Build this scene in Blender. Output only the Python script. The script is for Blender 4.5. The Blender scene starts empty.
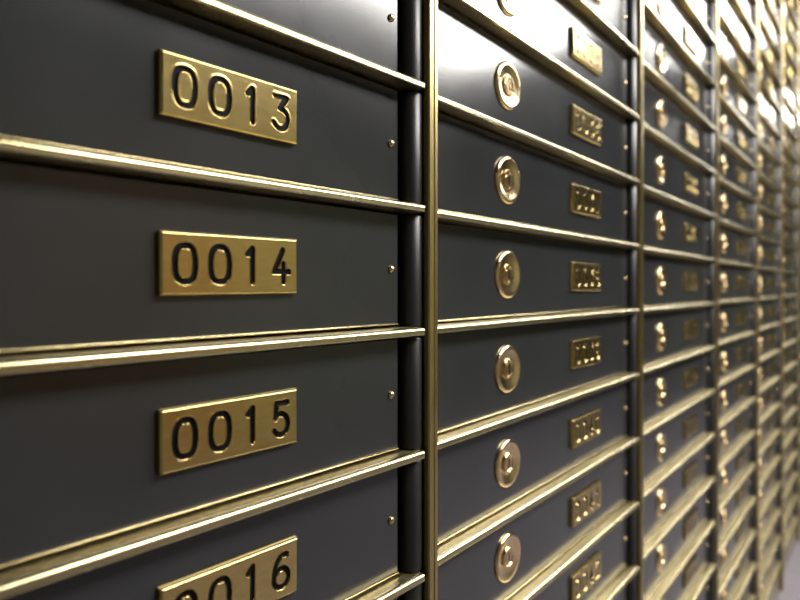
import bpy, bmesh, math, random
import numpy as np
from mathutils import Vector, Matrix
random.seed(4)
C = bpy.context.scene.collection
S = bpy.context.scene
P = 0.1                      # height of one row of boxes, metres
PI = math.pi

# ---------------------------------------------------------------- materials
def mat(name):
    m = bpy.data.materials.new(name); m.use_nodes = True
    nt = m.node_tree
    return m, nt, nt.nodes['Principled BSDF']

def noise_chain(nt, scale, detail=4, stretch=(1, 1, 1)):
    tc = nt.nodes.new('ShaderNodeTexCoord'); mp = nt.nodes.new('ShaderNodeMapping')
    mp.inputs['Scale'].default_value = stretch
    nz = nt.nodes.new('ShaderNodeTexNoise')
    nz.inputs['Scale'].default_value = scale; nz.inputs['Detail'].default_value = detail
    nt.links.new(tc.outputs['Object'], mp.inputs['Vector']); nt.links.new(mp.outputs['Vector'], nz.inputs['Vector'])
    return nz

def ramp(nt, src, stops):
    r = nt.nodes.new('ShaderNodeValToRGB')
    r.color_ramp.elements[0].position = stops[0][0]; r.color_ramp.elements[0].color = (*stops[0][1], 1)
    r.color_ramp.elements[1].position = stops[-1][0]; r.color_ramp.elements[1].color = (*stops[-1][1], 1)
    for p, c in stops[1:-1]:
        e = r.color_ramp.elements.new(p); e.color = (*c, 1)
    nt.links.new(src, r.inputs['Fac'])
    return r

def maprange(nt, src, a, b):
    r = nt.nodes.new('ShaderNodeMapRange')
    r.inputs['From Min'].default_value = 0.3; r.inputs['From Max'].default_value = 0.7
    r.inputs['To Min'].default_value = a; r.inputs['To Max'].default_value = b
    nt.links.new(src, r.inputs['Value'])
    return r

def bump(nt, src, b, strength, dist):
    n = nt.nodes.new('ShaderNodeBump'); n.inputs['Strength'].default_value = strength; n.inputs['Distance'].default_value = dist
    nt.links.new(src, n.inputs['Height']); nt.links.new(n.outputs['Normal'], b.inputs['Normal'])

def metal(name, c0, c1, rough, scale, stretch, bs=0.0, bd=0.0002):
    m, nt, b = mat(name)
    nz = noise_chain(nt, scale, 5, stretch)
    r = ramp(nt, nz.outputs['Fac'], [(0.3, c0), (0.7, c1)])
    nt.links.new(r.outputs['Color'], b.inputs['Base Color'])
    b.inputs['Metallic'].default_value = 1
    mr = maprange(nt, nz.outputs['Fac'], rough[0], rough[1])
    nt.links.new(mr.outputs['Result'], b.inputs['Roughness'])
    if bs: bump(nt, nz.outputs['Fac'], b, bs, bd)
    return m

M_RAIL = metal('drawn_brass', (0.42, 0.365, 0.21), (0.47, 0.41, 0.24), (0.24, 0.28), 60, (0.5, 2, 2))
M_SHELF = metal('dull_shelf_brass', (0.42, 0.35, 0.175), (0.70, 0.60, 0.35), (0.32, 0.46), 420, (1, 1, 1), 0.35, 0.0004)
M_POST = metal('post_brass', (0.39, 0.31, 0.135), (0.43, 0.345, 0.155), (0.28, 0.33), 60, (2, 2, 0.5))
M_PLATE = metal('brushed_plate_brass', (0.48, 0.365, 0.145), (0.54, 0.42, 0.18), (0.185, 0.215), 60, (2, 1, 7))
M_LOCK = metal('polished_lock_brass', (0.68, 0.52, 0.29), (0.74, 0.58, 0.34), (0.16, 0.22), 200, (1, 1, 1))
M_SCREW = metal('screw_brass', (0.55, 0.42, 0.22), (0.65, 0.5, 0.28), (0.2, 0.3), 300, (1, 1, 1))

def door_material():
    m, nt, b = mat('dark_satin_enamel')
    nz = noise_chain(nt, 900, 3)
    big = noise_chain(nt, 14, 3)
    r = ramp(nt, big.outputs['Fac'], [(0.3, (0.0165, 0.0178, 0.0192)), (0.7, (0.0200, 0.0215, 0.0232))])
    nt.links.new(r.outputs['Color'], b.inputs['Base Color'])
    mr = maprange(nt, big.outputs['Fac'], 0.165, 0.195)
    nt.links.new(mr.outputs['Result'], b.inputs['Roughness'])
    b.inputs['Specular IOR Level'].default_value = 0.55
    bump(nt, nz.outputs['Fac'], b, 0.03, 0.0002)
    return m
M_DOOR = door_material()

def plain(name, col, rough, spec=0.5, var=0.15, scale=30):
    m, nt, b = mat(name)
    nz = noise_chain(nt, scale, 4)
    r = ramp(nt, nz.outputs['Fac'], [(0.3, tuple(c * (1 - var) for c in col)), (0.7, tuple(min(1, c * (1 + var)) for c in col))])
    nt.links.new(r.outputs['Color'], b.inputs['Base Color'])
    b.inputs['Roughness'].default_value = rough; b.inputs['Specular IOR Level'].default_value = spec
    return m
M_HINGE = plain('hinge_steel_paint', (0.013, 0.0122, 0.013), 0.38, 0.4)
M_PAINT = plain('black_engraving_fill', (0.004, 0.0035, 0.003), 0.6, 0.08)
M_BODY = plain('dark_cabinet_steel', (0.012, 0.011, 0.010), 0.6, 0.3)
M_HOLE = plain('keyhole_dark', (0.004, 0.004, 0.004), 0.8, 0.1)
M_FLOOR = plain('lavender_grey_floor', (0.105, 0.095, 0.108), 0.4, 0.4, 0.08, 8)
M_CEIL = plain('matt_ceiling', (0.12, 0.11, 0.10), 0.9, 0.2, 0.03, 4)
M_WALL = plain('khaki_wall_paint', (0.19, 0.188, 0.125), 0.85, 0.2, 0.06, 3)
M_WOOD = plain('red_brown_wood', (0.17, 0.11, 0.052), 0.45, 0.4, 0.25, 6)
M_FRAME = plain('white_light_frame', (0.6, 0.6, 0.58), 0.5)

def emit_mat(name, col, strength):
    m, nt, b = mat(name)
    nz = noise_chain(nt, 3, 2)
    r = ramp(nt, nz.outputs['Fac'], [(0.3, tuple(c * 0.98 for c in col)), (0.7, col)])
    b.inputs['Base Color'].default_value = (0.8, 0.8, 0.8, 1)
    nt.links.new(r.outputs['Color'], b.inputs['Emission Color']); b.inputs['Emission Strength'].default_value = strength
    return m
M_LIGHT = emit_mat('lit_diffuser', (1.0, 0.965, 0.92), 34.0)

# ---------------------------------------------------------------- mesh helpers
def mesh_from_bm(name, bm, m, smooth=True, angle=35):
    me = bpy.data.meshes.new(name)
    bmesh.ops.recalc_face_normals(bm, faces=bm.faces)
    bm.to_mesh(me); bm.free()
    for mm in (m if isinstance(m, (list, tuple)) else [m]): me.materials.append(mm)
    if smooth:
        me.polygons.foreach_set('use_smooth', [True] * len(me.polygons))
        me.set_sharp_from_angle(angle=math.radians(angle))
        # axis-aligned flats stay flat: only bevels and turned faces are smoothed
        sm = [max(abs(c) for c in p.normal) < 0.9999 for p in me.polygons]
        me.polygons.foreach_set('use_smooth', sm)
        me.update()
    return me

def link(name, me, parent=None, loc=(0, 0, 0), rot=(0, 0, 0)):
    o = bpy.data.objects.new(name, me); C.objects.link(o)
    o.location = loc; o.rotation_euler = rot
    if parent: o.parent = parent
    return o

def box_bm(x0, x1, y0, y1, z0, z1, bevel=0, seg=2):
    bm = bmesh.new()
    bmesh.ops.create_cube(bm, size=1)
    for v in bm.verts:
        v.co = Vector((x0 + (v.co.x + .5) * (x1 - x0), y0 + (v.co.y + .5) * (y1 - y0), z0 + (v.co.z + .5) * (z1 - z0)))
    if bevel:
        bmesh.ops.bevel(bm, geom=bm.edges[:], offset=bevel, segments=seg, profile=0.5, affect='EDGES')
    return bm

def extrude_profile_x(pts, x0, x1, bm=None):
    """closed (y, z) profile swept along x, capped"""
    bm = bm or bmesh.new()
    a = [bm.verts.new((x0, y, z)) for y, z in pts]; b = [bm.verts.new((x1, y, z)) for y, z in pts]
    n = len(pts)
    for i in range(n):
        bm.faces.new((a[i], a[(i + 1) % n], b[(i + 1) % n], b[i]))
    bm.faces.new(a); bm.faces.new(list(reversed(b)))
    return bm

def lathe_bm(prof, n=40):
    """profile of (radius, out) about the local -y axis (out = towards the viewer)"""
    bm = bmesh.new(); rings = []
    for r, o in prof:
        if r < 1e-9: rings.append([bm.verts.new((0, -o, 0))])
        else: rings.append([bm.verts.new((r * math.cos(2 * PI * k / n), -o, r * math.sin(2 * PI * k / n))) for k in range(n)])
    for a, b in zip(rings, rings[1:]):
        for k in range(n):
            k2 = (k + 1) % n
            if len(a) == 1 and len(b) == 1: continue
            if len(a) == 1: bm.faces.new((a[0], b[k], b[k2]))
            elif len(b) == 1: bm.faces.new((a[k], b[0], a[k2]))
            else: bm.faces.new((a[k], b[k], b[k2], a[k2]))
    return bm

# ---------------------------------------------------------------- layout of the wall of boxes, in units of P
T = math.radians(38.8)                       # angle between the optical axis and the wall
HC = 1.15                                    # camera height
F = 600.0                                    # focal length in pixels of an 800 px frame
def dirv(deg): a = math.radians(deg); return np.array([math.sin(a), math.cos(a)])
B = {1: np.array([0.2025, 4.865]), 2: np.array([3.727, 9.317]), 3: np.array([7.29, 13.79])}
for i in (4, 5, 6, 7): B[i] = B[i - 1] + 5.7 * dirv(38.95)
A = {2: np.array([0.327, 5.15]), 3: np.array([3.90, 9.60])}
for i in (4, 5, 6, 7): A[i] = B[i - 1] + 0.27 * dirv(38.8) + 0.06 * np.array([-math.cos(T), math.sin(T)])
A[1] = B[1] - 5.35 * dirv(41.9)
DZ = {1: 0.026 * P, 2: 0.018 * P}                           # the nearest column sits a touch higher
NCOL, NROW = 7, 24
YOFF = 3.03
def to_world(q):
    X, Z = q
    return Vector((P * (X * math.sin(T) + Z * math.cos(T)), P * (-X * math.cos(T) + Z * math.sin(T) - YOFF), 0))
def rail_z(r):                                # centre of the rail under row r (r = 0: on top of row 1)
    return HC - 0.385 * P + (14 - r) * P
RAIL_T = 0.034                                # half thickness of a rail
FACE = 0.145                                   # door face behind the rail nose
W = 5.35

# ---------------------------------------------------------------- shared meshes
def rail_mesh(w):
    h = RAIL_T * P; d = 0.30 * P   # half height, depth
    pts = [(d, -h), (0.016 * P, -h)]
    pts += [(0.004 * P, -h + 0.003 * P), (0.0, -h + 0.010 * P)]
    ra, rb = 0.042 * P, 0.034 * P               # rounded upper nose over a flat front
    for k in range(1, 13):
        a = PI - k * (PI / 2) / 12
        pts.append((ra + ra * math.cos(a), h - rb + rb * math.sin(a)))
    pts += [(d, h)]
    bm = extrude_profile_x(pts, -(w + 0.06) * P, 0.0)
    bm.normal_update()
    bmesh.ops.recalc_face_normals(bm, faces=bm.faces)
    for f in bm.faces:
        if abs(f.normal.z) > 0.99: f.material_index = 1
    return mesh_from_bm('rail', bm, (M_RAIL, M_SHELF), angle=40)

def post_mesh():
    z0, z1 = 0.0, rail_z(0) + 0.06 * P
    x0, x1 = 0.059 * P, 0.178 * P
    e = 0.012 * P
    w = x1 - x0
    pts = [(x0 - 0.006 * P, 0.06 * P), (x0 - 0.006 * P, 0.045 * P), (x0 - 0.002 * P, e), (x0 + 0.008 * P, 0), (x0 + 0.42 * w, -0.002 * P), (x0 + 0.46 * w, 0.006 * P), (x0 + 0.56 * w, 0.006 * P), (x0 + 0.60 * w, -0.002 * P),
           (x1 - e, 0), (x1, e), (x1, 0.075 * P), (x1 - 0.02 * P, 0.075 * P), (x1 - 0.02 * P, 0.30 * P), (x0 + 0.045 * P, 0.30 * P), (x0 + 0.045 * P, 0.06 * P)]
    bm = bmesh.new()
    a = [bm.verts.new((x, y, z0)) for x, y in pts]; b = [bm.verts.new((x, y, z1)) for x, y in pts]
    n = len(pts)
    for i in range(n): bm.faces.new((a[i], a[(i + 1) % n], b[(i + 1) % n], b[i]))
    bm.faces.new(a); bm.faces.new(list(reversed(b)))
    return mesh_from_bm('post', bm, M_POST, angle=25)

BOT = RAIL_T * P                              # shelf top, measured from the rail centre below
TOP = (1 - RAIL_T) * P                        # underside of the rail above
def door_mesh(w):
    bm = box_bm(-(w - 0.03) * P, -0.165 * P, FACE * P, (FACE + 0.07) * P, BOT + 0.028 * P, TOP - 0.02 * P, 0.010 * P, 3)
    return mesh_from_bm('door', bm, M_DOOR, angle=60)

def hinge_mesh():
    bm = bmesh.new(); r = 0.098 * P; n = 32
    cx, cy = -0.006 * P, (FACE + 0.005) * P
    prof = [(0, BOT + 0.004 * P), (r - 0.008 * P, BOT + 0.004 * P), (r, BOT + 0.012 * P), (r, TOP - 0.035 * P), (r - 0.010 * P, TOP - 0.022 * P), (0.03 * P, TOP - 0.020 * P), (0.03 * P, TOP - 0.005 * P), (0, TOP - 0.005 * P)]
    rings = []
    for rr, z in prof:
        if rr == 0: rings.append([bm.verts.new((cx, cy, z))])
        else: rings.append([bm.verts.new((cx + rr * math.cos(2 * PI * k / n), cy + rr * math.sin(2 * PI * k / n), z)) for k in range(n)])
    for a, b in zip(rings, rings[1:]):
        for k in range(n):
            k2 = (k + 1) % n
            if len(a) == 1: bm.faces.new((a[0], b[k], b[k2]))
            elif len(b) == 1: bm.faces.new((a[k], b[0], a[k2]))
            else: bm.faces.new((a[k], b[k], b[k2], a[k2]))
    return mesh_from_bm('hinge', bm, M_HINGE, angle=40)

def strip_mesh(w):
    """thin bright lip along the lower edge of a door"""
    bm = box_bm(-(w - 0.03) * P, -0.167 * P, (FACE - 0.010) * P, (FACE + 0.05) * P, BOT + 0.021 * P, BOT + 0.033 * P, 0.004 * P, 2)
    return mesh_from_bm('door_lip', bm, M_RAIL, angle=60)

def lock_meshes():
    r = 0.252 * P
    prof = [(r, 0), (r, 0.014 * P), (r - 0.005 * P, 0.024 * P), (r - 0.018 * P, 0.032 * P), (r - 0.034 * P, 0.034 * P), (r - 0.048 * P, 0.031 * P)]
    for k in range(1, 8):                      # conical dish
        t = k / 7
        prof.append((r - 0.048 * P - t * 0.080 * P, (0.031 - 0.017 * t - 0.001 * math.sin(t * PI)) * P))
    prof.append((0, 0.014 * P))
    ring = mesh_from_bm('lock', lathe_bm(prof, 56), M_LOCK, angle=60)
    q = 0.108 * P
    plug = mesh_from_bm('plug', lathe_bm([(q, 0.013 * P), (q, 0.026 * P), (q - 0.003 * P, 0.029 * P), (q - 0.022 * P, 0.029 * P), (q - 0.03 * P, 0.018 * P), (q - 0.05 * P, 0.018 * P), (q - 0.053 * P, 0.026 * P), (0, 0.026 * P)], 40), M_LOCK, angle=40)
    bm = box_bm(-0.014 * P, 0.014 * P, -0.0275 * P, -0.015 * P, -0.05 * P, 0.05 * P, 0.003 * P, 2)
    hole = mesh_from_bm('keyhole', bm, M_HOLE)
    return ring, plug, hole

def screw_mesh():
    r = 0.031 * P
    prof = [(r, 0)] + [(r * math.cos(a), 0.006 * P + 0.020 * P * math.sin(a)) for a in [k * PI / 2 / 6 for k in range(7)]]
    prof[-1] = (0, prof[-1][1])
    return mesh_from_bm('screw', lathe_bm(prof, 20), M_SCREW, angle=60)

# ---------------------------------------------------------------- engraved number plates
def arc(cx, cy, rx, ry, a0, a1, n=14):
    return [(cx + rx * math.cos(math.radians(a0 + (a1 - a0) * k / n)), cy + ry * math.sin(math.radians(a0 + (a1 - a0) * k / n))) for k in range(n + 1)]
def superell(rx, ry, e, n=36):
    o = []
    for k in range(n + 1):
        a = 2 * PI * k / n; c, s = math.cos(a), math.sin(a)
        o.append((rx * math.copysign(abs(c) ** (2 / e), c), ry * math.copysign(abs(s) ** (2 / e), s)))
    return o
GLYPH = {
    '0': [superell(0.30, 0.5, 2.7)],
    '1': [[(0.02, -0.5), (0.02, 0.5), (-0.15, 0.33)]],
    '2': [arc(0, 0.23, 0.26, 0.27, 170, -35) + [(-0.27, -0.5), (0.28, -0.5)]],
    '3': [[(-0.24, 0.5), (0.22, 0.5), (-0.06, 0.13)] + arc(-0.03, -0.185, 0.29, 0.315, 88, -150)],
    '4': [[(0.06, 0.5), (-0.27, -0.18), (0.30, -0.18)], [(0.09, 0.06), (0.09, -0.5)]],
    '5': [[(0.24, 0.5), (-0.18, 0.5), (-0.21, 0.05)] + arc(-0.02, -0.17, 0.28, 0.33, 128, -148)],
    '6': [arc(0.10, -0.14, 0.37, 0.64, 72, 180, 12), arc(0.0, -0.21, 0.28, 0.29, 0, 360, 24)],
    '7': [[(-0.26, 0.5), (0.26, 0.5), (-0.08, -0.5)]],
    '8': [arc(0, 0.26, 0.23, 0.24, 0, 360, 22), arc(0, -0.23, 0.28, 0.27, 0, 360, 24)],
    '9': [arc(-0.10, 0.14, 0.37, 0.64, 252, 360, 12), arc(0.0, 0.21, 0.28, 0.29, 0, 360, 24)],
}
PW, PH, PT = 0.955, 0.365, 0.046               # plate width, height, thickness
def plate_mesh(text, res):
    nx, nz = int(round(PW / res)) + 1, int(round(PH / res)) + 1
    u = np.linspace(0, PW, nx); v = np.linspace(0, PH, nz)
    U, V = np.meshgrid(u, v)
    dist = np.full(U.shape, 9.0)
    for k, ch in enumerate(text):
        cx = PW * (0.153 + 0.2345 * k); cy = PH * 0.5; hh = 0.208
        for st in GLYPH[ch]:
            for (ax, ay), (bx, by) in zip(st, st[1:]):
                ax_, ay_, bx_, by_ = cx + ax * hh, cy + ay * hh, cx + bx * hh, cy + by * hh
                dx, dy = bx_ - ax_, by_ - ay_; L = dx * dx + dy * dy + 1e-12
                t = np.clip(((U - ax_) * dx + (V - ay_) * dy) / L, 0, 1)
                dist = np.minimum(dist, np.hypot(U - ax_ - t * dx, V - ay_ - t * dy))
    hw, edge, depth = 0.0130, 0.0075, 0.014
    g = np.clip((hw + edge - dist) / edge, 0, 1); g = g * g * (3 - 2 * g)
    rim = np.exp(-((dist - hw - edge - 0.002) / 0.004) ** 2) * 0.0012      # burr thrown up by the cutter
    ed = np.minimum(np.minimum(U, PW - U), np.minimum(V, PH - V)); bw = 0.014
    bev = np.clip(1 - ed / bw, 0, 1) ** 1.6 * 0.016
    H = PT - bev - g * depth + rim
    co = np.stack([U - PW / 2, -H, V - PH / 2], -1).reshape(-1, 3) * P
    idx = np.arange(nx * nz).reshape(nz, nx)
    quads = np.stack([idx[:-1, :-1], idx[:-1, 1:], idx[1:, 1:], idx[1:, :-1]], -1).reshape(-1, 4)
    gd = dist
    fc = (gd[:-1, :-1] + gd[:-1, 1:] + gd[1:, 1:] + gd[1:, :-1]) / 4
    mi = (fc < hw + 0.004).astype(np.int32).reshape(-1)
    # sides
    loop = list(idx[0, :]) + list(idx[1:, -1]) + list(idx[-1, -2::-1]) + list(idx[-2:0:-1, 0])
    base = co[loop].copy(); base[:, 1] = 0
    n0 = len(co); m = len(loop)
    co = np.concatenate([co, base]); side = []
    for k in range(m):
        k2 = (k + 1) % m
        side.append((loop[k], n0 + k, n0 + k2, loop[k2]))
    faces = np.concatenate([quads, np.array(side)])
    mi = np.concatenate([mi, np.zeros(m, np.int32)])
    me = bpy.data.meshes.new('number_plate')
    me.vertices.add(len(co)); me.vertices.foreach_set('co', co.astype(np.float32).ravel())
    me.loops.add(len(faces) * 4); me.loops.foreach_set('vertex_index', faces.astype(np.int32).ravel())
    me.polygons.add(len(faces)); me.polygons.foreach_set('loop_start', np.arange(len(faces), dtype=np.int32) * 4)
    me.materials.append(M_PLATE); me.materials.append(M_PAINT)
    me.polygons.foreach_set('material_index', mi)
    me.update(calc_edges=True); me.validate()
    me.polygons.foreach_set('use_smooth', [True] * len(me.polygons))
    try: me.set_sharp_from_angle(angle=math.radians(50))
    except Exception: pass
    return me

# ---------------------------------------------------------------- build the bank
WORDS = ['', 'one', 'two', 'three', 'four', 'five', 'six', 'seven', 'eight', 'nine', 'ten', 'eleven', 'twelve', 'thirteen']
ORD = ['', 'first', 'second', 'third', 'fourth', 'fifth', 'sixth', 'seventh']
me_rail, me_post, me_door, me_hinge, me_lip = rail_mesh(W), post_mesh(), door_mesh(W), hinge_mesh(), strip_mesh(W)
me_lock, me_plug, me_hole, me_screw = *lock_meshes(), screw_mesh()
body_bm = box_bm(-(W - 0.06) * P, -0.02 * P, 0.33 * P, 1.3 * P, 0.0, rail_z(0) + 0.06 * P)
me_body = mesh_from_bm('cabinet_body', body_bm, M_BODY, smooth=False)

me_plinth = mesh_from_bm('plinth', box_bm(-(W - 0.02) * P, -0.01 * P, 0.10 * P, 0.32 * P, 0.0, rail_z(NROW) - 0.06 * P, 0.01 * P), M_RAIL)

def label_for(c, r, n):
    d = r - 14
    if c == 1:
        return f'dark grey deposit box whose large engraved brass plate reads {n:04d}, in the nearest column'
    if c == 2:
        return f'dark grey deposit box with lock and plate {n:04d}, second column from the left'
    if d == 0: where = 'in the same row as box 0014'
    else: where = f"{WORDS[abs(d)]} {'row' if abs(d) == 1 else 'rows'} {'below' if d > 0 else 'above'} the row of 0014"
    return f'out-of-focus dark deposit box, {ORD[c]} column from left, {where}'

for c in range(1, NCOL + 1):
    d = B[c] - A[c]; ang = math.atan2(d[0], d[1])
    rz = -(ang - T)
    org = to_world(B[c])
    t = bpy.data.objects.new('cabinet_frame', None); C.objects.link(t)
    org.z = DZ.get(c, 0.0)
    t.location = org; t.rotation_euler = (0, 0, rz)
    t['label'] = f'brass shelf rails and upright post framing the {ORD[c]} column of boxes from the left'
    t['category'] = 'cabinet frame'; t['group'] = 'brass cabinet frames'
    link('cabinet_body', me_body, t)
    link('post', me_post, t)
    link('plinth', me_plinth, t)
    for r in range(0, NROW + 1):
        link('rail', me_rail, t, (0, 0, rail_z(r)))
    for r in range(1, NROW + 1):
        n = (c - 1) * 24 + r
        b = bpy.data.objects.new('deposit_box', None); C.objects.link(b)
        z0 = rail_z(r) + org.z
        b.location = (org.x, org.y, z0); b.rotation_euler = (0, 0, rz)
        b['label'] = label_for(c, r, n); b['category'] = 'deposit box'; b['group'] = 'safe deposit boxes in the wall'
        link('door', me_door, b)
        link('door_lip', me_lip, b)
        link('hinge', me_hinge, b)
        zc = 0.5 * P
        res = 0.003 if (c == 1 and 11 <= r <= 18) else 0.0045 if (c == 2 and 9 <= r <= 20) else 0.0095
        link('number_plate', plate_mesh(f'{n:04d}', res), b, ((-1.695 if c == 1 else -1.82) * P, FACE * P, zc + random.uniform(-.006, .006) * P), (0, random.uniform(-.006, .006), 0))
        a = random.uniform(-0.15, 0.15)
        lk = link('lock', me_lock, b, (-3.92 * P, FACE * P, zc), (random.uniform(-.01, .01), 0, random.uniform(-.01, .01)))
        link('plug', me_plug, lk, (0, 0, 0), (0, a, 0)); link('keyhole', me_hole, lk, (0, 0, 0), (0, a, 0))
        link('screw', me_screw, b, (-0.25 * P, FACE * P, zc))

# ---------------------------------------------------------------- the room
def struct(name, bm, m):
    o = link(name, mesh_from_bm(name, bm, m, smooth=False)); o['kind'] = 'structure'
    return o
X0, X1, YN, YB, CZ = -1.6, 11.0, -3.5, 0.30, 2.70
struct('floor', box_bm(X0 - .1, X1 + .1, YN - .1, YB + .1, -0.1, 0), M_FLOOR)
struct('ceiling', box_bm(X0 - .1, X1 + .1, YN - .1, YB + .1, CZ, CZ + 0.1), M_CEIL)
struct('wall_back', box_bm(X0, X1, YB, YB + 0.1, 0, CZ), M_WALL)
struct('wall_front', box_bm(X0, X1, YN - 0.1, YN, 0, CZ), M_WALL)
struct('wall_left', box_bm(X0 - 0.1, X0, YN, YB, 0, CZ), M_WALL)
struct('wall_right', box_bm(X1, X1 + 0.1, YN, YB, 0, CZ), M_WALL)
struct('door_1', box_bm(0.75, 2.15, YN + 0.001, YN + 0.05, 0, 2.1, 0.006), M_WOOD)

def ceiling_light(x0, x1, y0, y1, label):
    t = bpy.data.objects.new('ceiling_light', None); C.objects.link(t)
    cx, cy = (x0 + x1) / 2, (y0 + y1) / 2; t.location = (cx, cy, CZ)
    t['label'] = label; t['category'] = 'ceiling light'
    hx, hy = (x1 - x0) / 2, (y1 - y0) / 2
    bm = bmesh.new()
    for (a0, a1, b0, b1) in ((-hx, hx, -hy, -hy + .03), (-hx, hx, hy - .03, hy), (-hx, -hx + .03, -hy + .03, hy - .03), (hx - .03, hx, -hy + .03, hy - .03)):
        bm2 = box_bm(a0, a1, b0, b1, -0.05, 0.0); me = bpy.data.meshes.new('tmp'); bm2.to_mesh(me); bm.from_mesh(me); bm2.free()
    link('frame', mesh_from_bm('light_frame', bm, M_FRAME, smooth=False), t)
    link('diffuser', mesh_from_bm('diffuser', box_bm(-hx + .03, hx - .03, -hy + .03, hy - .03, -0.035, -0.004), M_LIGHT, smooth=False), t)
ceiling_light(0.6, 3.5, -2.0, -1.1, 'long lit ceiling panel over the aisle beside the nearest boxes')
ceiling_light(5.4, 6.8, -0.58, -0.12, 'long lit ceiling panel over the far end of the aisle')

ceiling_light(2.2, 4.35, -0.68, -0.34, 'lit ceiling panel close above the middle columns of boxes')
w = bpy.data.worlds.new('world'); S.world = w; w.use_nodes = True
w.node_tree.nodes['Background'].inputs[0].default_value = (0.02, 0.02, 0.02, 1)

# ---------------------------------------------------------------- camera
cd = bpy.data.cameras.new('camera'); cam = bpy.data.objects.new('camera', cd); C.objects.link(cam)
cd.sensor_width = 36; cd.lens = 36 * F / 800; cd.shift_y = -13 / 800; cd.clip_start = 0.01
p = to_world(np.array([0.0, 0.0])); cam.location = (p.x, p.y, HC)
fw = Vector((math.cos(T), math.sin(T), 0))
cam.rotation_euler = fw.to_track_quat('-Z', 'Y').to_euler()
cd.dof.use_dof = True; cd.dof.focus_distance = 4.6 * P; cd.dof.aperture_fstop = 4.5
S.camera = cam
S.view_settings.view_transform = 'Standard'; S.view_settings.look = 'None'; S.view_settings.gamma = 1
S.view_settings.use_curve_mapping = False
S.view_settings.exposure = 0.08
S.cycles.use_denoising = True
S.cycles.max_bounces = 8
